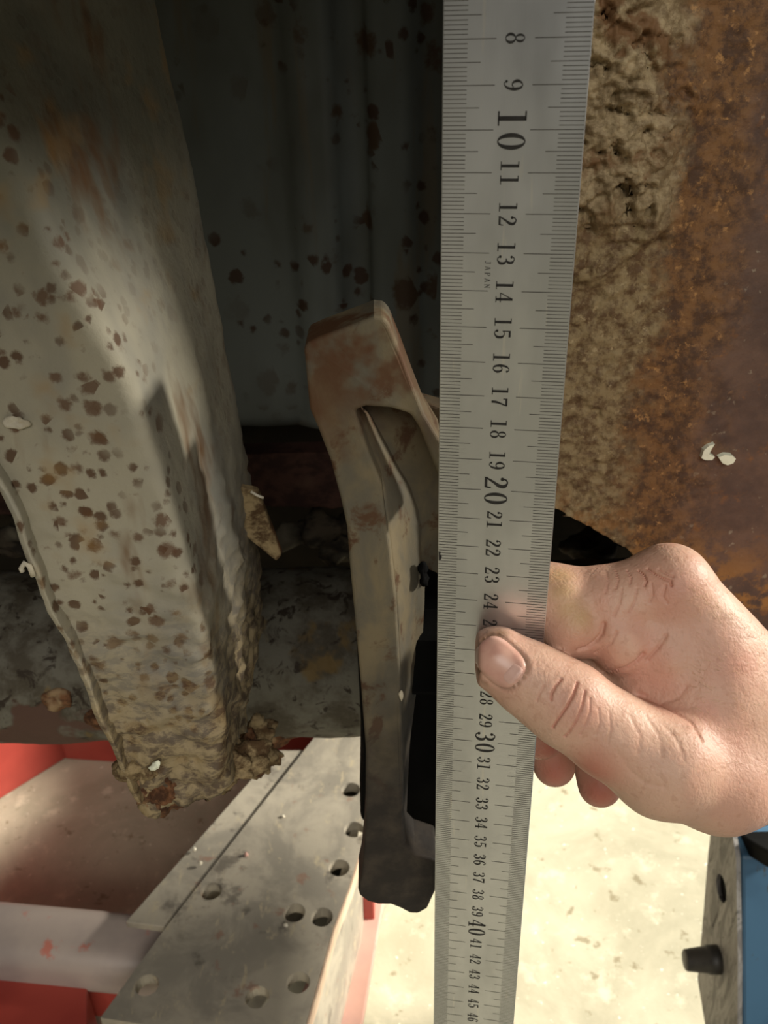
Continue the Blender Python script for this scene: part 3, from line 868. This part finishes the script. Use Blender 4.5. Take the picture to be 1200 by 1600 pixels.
for cm in range(1, 62):
    if cm % 10 == 0: write('numeral', str(cm), RW * .495, cm / 100, .0070, .68, 1.12)
    else: write('numeral', str(cm), RW * .493, cm / 100, .0046, .66, 1.10)
def smudge(name, pts, m='ruler_ink', h=.0001):
    obj(name, [rul(u, s_, h) for u, s_ in pts], [tuple(range(len(pts)))], m, ru)
smudge('ink_mark', [(.0002, .2226), (.0010, .2228), (.0007, .2236), (.0013, .2244), (.0010, .2256), (.0003, .2258)])
write('lettering', 'JAPAN', RW * .360, .1355, .0015, .92, 1.15)

# ================================================================== HAND
def px3(px, py, d): return np.array([(px - 600) / F * d, (py - 800) / F * d, d])
VOX = .00115
lo = np.array([.030, -.004, .262]); hi = np.array([.300, .205, .425])
dims = np.ceil((hi - lo) / VOX).astype(int)
BIG = np.float32(.05)
gx = (lo[0] + VOX * np.arange(dims[0])).astype(np.float32); gy = (lo[1] + VOX * np.arange(dims[1])).astype(np.float32); gz = (lo[2] + VOX * np.arange(dims[2])).astype(np.float32)
def smin(a, b, k):
    h = np.maximum(k - np.abs(a - b), 0) / k
    return np.minimum(a, b) - h * h * k * np.float32(.25)
def caps(field, a, ra, b, rb, k):
    mrg = max(ra, rb) + k + .006
    l = np.minimum(a, b) - mrg; h_ = np.maximum(a, b) + mrg
    i0 = np.clip(np.floor((l - lo) / VOX).astype(int), 0, dims); i1 = np.clip(np.ceil((h_ - lo) / VOX).astype(int), 0, dims)
    if (i1 <= i0).any(): return
    sl = tuple(slice(p, q) for p, q in zip(i0, i1))
    X = gx[sl[0]][:, None, None]; Y = gy[sl[1]][None, :, None]; Z = gz[sl[2]][None, None, :]
    ba = (b - a).astype(np.float32); L2 = float((ba * ba).sum()) + 1e-12
    t = np.clip(((X - a[0]) * ba[0] + (Y - a[1]) * ba[1] + (Z - a[2]) * ba[2]) / np.float32(L2), 0, 1).astype(np.float32)
    d = np.sqrt((X - a[0] - t * ba[0]) ** 2 + (Y - a[1] - t * ba[1]) ** 2 + (Z - a[2] - t * ba[2]) ** 2) - (ra + (rb - ra) * t)
    field[sl] = smin(field[sl], d.astype(np.float32), np.float32(k))
def chain(pts, k):
    f = np.full(tuple(dims), BIG, np.float32)
    for (p, r), (q, s) in zip(pts, pts[1:]): caps(f, px3(*p), r, px3(*q), s, k)
    return f
thumb = chain([((777, 1029, .2880), .0106), ((835, 1066, .2870), .0112), ((888, 1101, .2860), .0128), ((955, 1148, .2870), .0131), ((1035, 1192, .2890), .0165), ((1125, 1216, .297), .0170), ((1250, 1175, .315), .020)], .006)
index = chain([((1150, 1030, .306), .014), ((1045, 915, .300), .0132), ((960, 943, .3015), .0120), ((850, 940, .3055), .0126), ((795, 1060, .3260), .0105), ((845, 1150, .337), .0088)], .005)
bulge = chain([((878, 942, .3010), .0112), ((893, 978, .2985), .0100), ((912, 988, .2990), .0088)], .003)
lobe2 = chain([((940, 940, .3015), .0118), ((958, 985, .2985), .0100), ((972, 1006, .2985), .0098), ((1000, 985, .2995), .0100)], .003)
lobe3 = chain([((1040, 940, .302), .0125), ((1040, 1020, .3005), .0125), ((1010, 1055, .3035), .0115), ((1075, 1085, .3015), .0150), ((1125, 1110, .304), .018)], .004)
lobe4 = chain([((930, 1050, .312), .010), ((1000, 1110, .312), .0145), ((1110, 1140, .310), .018)], .004)
mid = chain([((1090, 960, .326), .013), ((990, 950, .328), .0120), ((870, 975, .340), .0108), ((838, 1090, .350), .0098), ((866, 1196, .350), .0083)], .004)
ringf = chain([((1100, 985, .350), .013), ((1010, 985, .352), .0120), ((930, 1010, .362), .0105), ((915, 1110, .362), .0095), ((937, 1227, .357), .0087)], .004)
pink = chain([((1120, 1030, .370), .012), ((1040, 1050, .374), .0100), ((985, 1080, .378), .009), ((985, 1140, .374), .008)], .004)
palm = chain([((1048, 925, .301), .0125), ((1100, 1008, .3035), .0148), ((1235, 1112, .317), .0165)], .010)
for a, b in [(((1110, 1100, .302), .018), ((1245, 1158, .318), .0235)), (((1100, 1060, .335), .021), ((1240, 1145, .338), .026)),
             (((1110, 1090, .360), .017), ((1240, 1150, .350), .022)), 
             (((1245, 1146, .327), .0275), ((1480, 1270, .345), .033)), (((1480, 1270, .345), .033), ((1760, 1420, .37), .036))]:
    caps(palm, px3(*a[0]), a[1], px3(*b[0]), b[1], .012)
h = smin(palm, thumb, np.float32(.009))
ib = smin(index, bulge, np.float32(.0014)); ib = smin(ib, lobe2, np.float32(.0014)); ib = smin(ib, smin(lobe3, lobe4, np.float32(.004)), np.float32(.0030))
fing = smin(mid, ib, np.float32(.0015)); fing = smin(fing, ringf, np.float32(.0015)); fing = smin(fing, pink, np.float32(.0015))
hand_f = smin(h, fing, np.float32(.0026))
# the thumb pad is flat on the ruler's face; the fingers are flat against its back
P = (gx[:, None, None] - T0[0]) * nrm_[0] + (gy[None, :, None] - T0[1]) * nrm_[1] + (gz[None, None, :] - T0[2]) * nrm_[2]
U = (gx[:, None, None] - T0[0]) * r1[0] + (gy[None, :, None] - T0[1]) * r1[1] + (gz[None, None, :] - T0[2]) * r1[2]
slab = np.maximum(np.abs(P + .0007) - .0012, np.maximum(U - RW - .0006, -U - .001)).astype(np.float32)
hand_f = np.maximum(hand_f, -slab)
del P, U, slab, lobe2, lobe3, lobe4, thumb, index, bulge, mid, ringf, pink, palm, h, ib, fing

def surface_nets(f):
    ins = f < 0
    nx, ny, nz = f.shape
    acc = np.zeros((nx - 1, ny - 1, nz - 1, 3), np.float32); cnt = np.zeros((nx - 1, ny - 1, nz - 1), np.float32)
    cor = [(i, j, k) for i in (0, 1) for j in (0, 1) for k in (0, 1)]
    def sub(a, c): return a[c[0]:nx - 1 + c[0], c[1]:ny - 1 + c[1], c[2]:nz - 1 + c[2]]
    for a in cor:
        for ax in range(3):
            if a[ax] == 0:
                b = list(a); b[ax] = 1; b = tuple(b)
                fa, fb = sub(f, a), sub(f, b); m = (fa < 0) != (fb < 0)
                idx = np.nonzero(m); va, vb = fa[idx], fb[idx]; t = va / (va - vb)
                p = np.tile(np.array(a, np.float32), (len(t), 1)); p[:, ax] = t
                acc[idx] += p; cnt[idx] += 1
    act = np.nonzero(cnt > 0)
    ids = np.full(cnt.shape, -1, np.int64); ids[act] = np.arange(len(act[0]))
    V = np.stack(act, 1).astype(np.float32) + acc[act] / cnt[act][:, None]
    Fs = []
    for ax in range(3):
        s0 = [slice(None)] * 3; s1_ = [slice(None)] * 3; s0[ax] = slice(0, -1); s1_[ax] = slice(1, None)
        A, B = ins[tuple(s0)], ins[tuple(s1_)]
        idx = np.stack(np.nonzero(A != B), 1)
        u, w = [(1, 2), (2, 0), (0, 1)][ax]
        ok = (idx[:, u] > 0) & (idx[:, w] > 0) & (idx[:, u] < f.shape[u] - 1) & (idx[:, w] < f.shape[w] - 1)
        idx = idx[ok]; fl = A[tuple(idx.T)]
        def g_(du, dw):
            q = idx.copy(); q[:, u] -= du; q[:, w] -= dw; return ids[tuple(q.T)]
        q = np.stack([g_(1, 1), g_(0, 1), g_(0, 0), g_(1, 0)], 1)
        q[~fl] = q[~fl][:, ::-1]
        Fs.append(q)
    return V, np.concatenate(Fs)
pad_f = np.pad(hand_f, 1, constant_values=.01)
HV, HF = surface_nets(pad_f)
HV = (HV - 1) * VOX + lo
del hand_f, pad_f
Wv = HV @ MWC.T + CAM
bm = bmesh.new()
bv = [bm.verts.new(p) for p in Wv.tolist()]
for f_ in HF.tolist():
    try: bm.faces.new([bv[i] for i in f_])
    except ValueError: pass
bmesh.ops.recalc_face_normals(bm, faces=bm.faces)
for _ in range(3): bmesh.ops.smooth_vert(bm, verts=bm.verts, factor=.5, use_axis_x=True, use_axis_y=True, use_axis_z=True)
# refine what the camera can see of the hand
viz = [e for e in bm.edges if (e.verts[0].co.x < .135)]
bmesh.ops.subdivide_edges(bm, edges=viz, cuts=1, use_grid_fill=True, smooth=0)
foci = [(at(890, 1108, .275), .016), (at(1015, 912, .290), .017), (at(955, 1010, .290), .016), (at(781, 1034, .279), .011)]
viz = [e for e in bm.edges if any(((e.verts[0].co + e.verts[1].co) * .5 - c_).length < r_ for c_, r_ in foci)]
bmesh.ops.subdivide_edges(bm, edges=viz, cuts=1, use_grid_fill=True, smooth=0)
bmesh.ops.triangulate(bm, faces=[f_ for f_ in bm.faces if len(f_.verts) > 4])
bmesh.ops.smooth_vert(bm, verts=bm.verts, factor=.5, use_axis_x=True, use_axis_y=True, use_axis_z=True)
bm.normal_update()
tree = BVHTree.FromBMesh(bm)
camv = Vector(CAM)
def hit(px, py):
    d = Vector(ray(px, py)).normalized(); r = tree.ray_cast(camv, d); return r[0], r[1]
def crease_pts(pl_):
    out = []
    for p, q in zip(pl_, pl_[1:]):
        n = max(2, int(math.dist(p, q) / 3))
        for k in range(n):
            t = k / n; h_ = hit(p[0] + (q[0] - p[0]) * t, p[1] + (q[1] - p[1]) * t)
            if h_[0] is not None: out.append(tuple(h_[0]))
    return np.array(out)
bm.verts.ensure_lookup_table(); bm.verts.index_update()
VC = np.array([v.co[:] for v in bm.verts]); VN = np.array([v.normal[:] for v in bm.verts])
stain_shade = np.zeros((len(VC), 3))
disp = np.zeros(len(VC))
def mind(pts, rad):
    out = np.full(len(VC), 1.0)
    c = pts.mean(0); far = np.abs(pts - c).max() + rad
    near = np.nonzero((np.abs(VC - c) < far).all(1))[0]
    best = np.full(len(near), 1.0)
    for p in pts:
        best = np.minimum(best, np.sqrt(((VC[near] - p) ** 2).sum(1)))
    out[near] = best; return out
creases = [   # (pixel polyline, depth mm, width mm, redness)
 ([(877, 1061), (868, 1072), (862, 1084), (861, 1096)], .55, .9, .45), ([(902, 1067), (896, 1085), (886, 1104), (872, 1124), (862, 1139)], .75, .9, .6),
 ([(914, 1080), (910, 1102), (902, 1124), (888, 1146), (880, 1153)], .55, .9, .5), ([(922, 1092), (922, 1112), (915, 1132), (905, 1150)], .35, .9, .3),
 ([(850, 1072), (842, 1086), (838, 1098)], .3, .9, .2), ([(935, 1108), (938, 1130), (930, 1150)], .25, 1.0, .15), ([(952, 1112), (955, 1140), (948, 1165)], .2, 1.1, .1),
 ([(998, 892), (1006, 899), (1010, 908), (1006, 918)], .8, .9, .5), ([(1012, 889), (1022, 896), (1032, 902), (1048, 908), (1050, 918)], .8, 1.0, .5), ([(980, 892), (986, 902), (984, 914)], .5, .9, .4),
 ([(1030, 890), (1044, 898), (1055, 902)], .5, 1.0, .4), ([(962, 892), (966, 906), (962, 922)], .4, .9, .3), ([(1040, 915), (1036, 932), (1044, 945)], .4, 1.1, .4), ([(1018, 912), (1020, 930), (1014, 944)], .35, 1.0, .35),
 ([(948, 894), (950, 910), (945, 930)], .25, .9, .2), ([(995, 920), (992, 940), (982, 960)], .3, 1.0, .3), ([(972, 920), (968, 945), (958, 965)], .25, 1.0, .2),
 ([(905, 1016), (918, 1012), (930, 1003), (940, 990), (944, 972)], 1.0, 1.8, .15), ([(942, 1051), (960, 1050), (980, 1044), (996, 1034), (1008, 1020)], 1.1, 1.8, .15), ([(1012, 1030), (1030, 1010), (1042, 990)], .4, 1.4, .2),
 ([(930, 1020), (955, 1005), (965, 985)], .35, 1.1, .2), ([(1000, 1085), (1040, 1104), (1080, 1128), (1098, 1158)], .5, 1.8, .3), ([(1030, 1100), (1060, 1090), (1075, 1070)], .3, 1.6, .1),
 ([(985, 1120), (1000, 1150), (998, 1180)], .2, 1.5, .05), ([(1010, 1120), (1030, 1150), (1035, 1185)], .2, 1.5, .05), ([(1040, 1135), (1060, 1160), (1070, 1190)], .2, 1.6, .05),
 ([(965, 1175), (985, 1205), (1010, 1225), (1040, 1230)], .3, 2.0, .05)]
for pl_, dep, wid, red in creases:
    p = crease_pts(pl_)
    if len(p) == 0: continue
    d = mind(p, wid * .003)
    e = np.exp(-(d / (wid * .00040)) ** 2); lip = np.exp(-((d - wid * .0014) / (wid * .0007)) ** 2)
    disp += -dep * .00110 * e + dep * .00007 * lip
    stain_shade[:, 1] = np.maximum(stain_shade[:, 1], red * .85 * np.exp(-(d / (wid * .0007)) ** 2))
def blob(px, py, rad, chan, amt, off=0.0):
    h_ = hit(px, py)[0]
    if h_ is None: return
    d = np.sqrt(((VC - np.array(h_)) ** 2).sum(1)); stain_shade[:, chan] = np.maximum(stain_shade[:, chan], amt * np.exp(-(d / rad) ** 2))
for (x, y) in [(749, 1016), (745, 1030), (756, 1003), (768, 994), (748, 1046), (782, 989)]: blob(x, y, .0027, 0, .9)
for (x, y) in [(757, 1066), (812, 990), (838, 1000)]: blob(x, y, .0018, 0, .35)
for (x, y) in [(880, 925), (890, 950), (905, 965), (875, 900)]: blob(x, y, .005, 2, .55)
for (x, y, a) in [(1040, 920, .35), (1020, 905, .3), (1150, 1050, .22), (1110, 1130, .25), (905, 1110, .25), (920, 1015, .25), (1160, 1150, .2)]: blob(x, y, .008, 1, a)
for (x, y) in [(866, 1205), (862, 1170), (937, 1240), (925, 1205)]: blob(x, y, .009, 1, .75)  # shadowed, light-through red of the fingertips put into the skin colour
# groove and fold round the nail
nc_ = np.array([781, 1034]); na = np.array([-.74, -.67]); nb = np.array([.67, -.74])
def nail_hw(t, HW): return max(HW * (1 - abs(t) ** 3.2) ** (1 / 2.6) if abs(t) < 1 else 0, .02)
np_out = []
for k in range(41):
    t = -.995 + 1.99 * k / 40; np_out.append(nc_ + na * t * 43 + nb * nail_hw(t, 32))
for k in range(41):
    t = .995 - 1.99 * k / 40; np_out.append(nc_ + na * t * 43 - nb * nail_hw(t, 32))
gp_ = []
for q in np_out:
    h_ = hit(q[0], q[1])[0]
    if h_ is not None and (h_ - camv).length < .345: gp_.append(tuple(h_))
d = mind(np.array(gp_), .006)
disp += -.00030 * np.exp(-(d / .0007) ** 2)
stain_shade[:, 0] = np.maximum(stain_shade[:, 0], .55 * np.exp(-(d / .0007) ** 2))
cen_n = np.array(hit(*nc_)[0]); dn = np.sqrt(((VC - cen_n) ** 2).sum(1))
disp += np.where((d > .0008) & (dn > .0045), .00016 * np.exp(-((d - .0016) / .0010) ** 2), 0)
VC = VC + VN * disp[:, None]
for i, v in enumerate(bm.verts): v.co = VC[i]
faces = [[v.index for v in f_.verts] for f_ in bm.faces]
vlist = [v.co.copy() for v in bm.verts]
wrist_base = at(1250, 1175, .33)
hand = obj('person', vlist, faces, 'skin', smooth=True, base=wrist_base, cat='person',
           label='bare right hand pinching the steel ruler with thumb across its face')
ca = hand.data.color_attributes.new('stain_shade', 'FLOAT_COLOR', 'POINT')
ca.data.foreach_set('color', np.concatenate([np.clip(stain_shade, 0, 1), np.ones((len(stain_shade), 1))], 1).ravel().astype(np.float32))
tree = BVHTree.FromBMesh(bm)
def nail_mesh(name, t0, t1, HL, HW, m, lift, dome, sh=0.0):
    V, Fc = [], []; NU, NV = 26, 20
    for i in range(NU + 1):
        t = t0 + (t1 - t0) * i / NU                     # -1 base, +1 tip
        hw = nail_hw(t, HW)
        for j in range(NV + 1):
            s = -1 + 2 * j / NV
            q = nc_ + na * (t * HL + sh) + nb * s * hw
            h_, n_ = hit(q[0], q[1])
            if h_ is None or (h_ - camv).length > .345:
                h_, n_ = tree.find_nearest(at(q[0], q[1], .2825))[:2]
            e = max(0, 1 - max(abs(s) ** 6, abs(t) ** 8))
            V.append(h_ + n_ * (lift * e + dome * (1 - s * s) * (1 - t * t) - .00012 * (1 - e)))
    for i in range(NU):
        for j in range(NV):
            a = i * (NV + 1) + j; Fc.append((a, a + 1, a + NV + 2, a + NV + 1))
    o = obj(name, [Vector(p) - wrist_base for p in V], Fc, m, smooth=True); o.parent = hand
    return o
nl = nail_mesh('thumbnail', -1, 1, 43, 32, 'nail', .0003, .0003); nl['label'] = 'short pinkish thumbnail'
lu = nail_mesh('lunula', -1, 1, 12, 19, 'nail_base', .00050, .00025, -27); lu.parent = nl
bm.free()
# fine pale hairs on the wrist and the back of the hand
tree = None
hv, hf = [], []
tr = BVHTree.FromPolygons([tuple(v) for v in vlist], faces)
rng = random.Random(3)
for k in range(260):
    px, py = rng.uniform(1085, 1215), rng.uniform(905, 1215)
    if k < 70:
        t = rng.random(); px, py = 1085 + 115 * t + rng.uniform(-6, 4), 915 + 85 * t + rng.uniform(-2, 14)
    d0 = Vector(ray(px, py)).normalized(); h_, n_ = tr.ray_cast(camv, d0)[:2]
    if h_ is None or (h_ - camv).length > .40: continue
    side = (Vector((cx[0], cx[1], cx[2])) * rng.uniform(-.9, -.3) + Vector((0, 0, 1)) * rng.uniform(-.1, .8)).normalized()
    L = rng.uniform(.003, .0065); b0 = len(hv)
    for q in range(5):
        t = q / 4; c_ = h_ + (side * t + n_ * (.75 * t - .45 * t * t)) * L - n_ * .0003
        w = .00005 * (1 - .8 * t)
        u_ = n_.cross(side).normalized() * w; v2 = n_ * w
        hv += [c_ + u_, c_ - u_ * .5 + v2, c_ - u_ * .5 - v2]
    for q in range(4):
        for r_ in range(3): hf.append((b0 + q * 3 + r_, b0 + q * 3 + (r_ + 1) % 3, b0 + q * 3 + 3 + (r_ + 1) % 3, b0 + q * 3 + 3 + r_))
mat_simple('arm_hair', (206, 178, 140), (176, 140, 100), 300, .5, 0, 0)
hr = obj('arm_hair', [p - wrist_base for p in hv], hf, 'arm_hair', smooth=True, kind='stuff'); hr.parent = hand
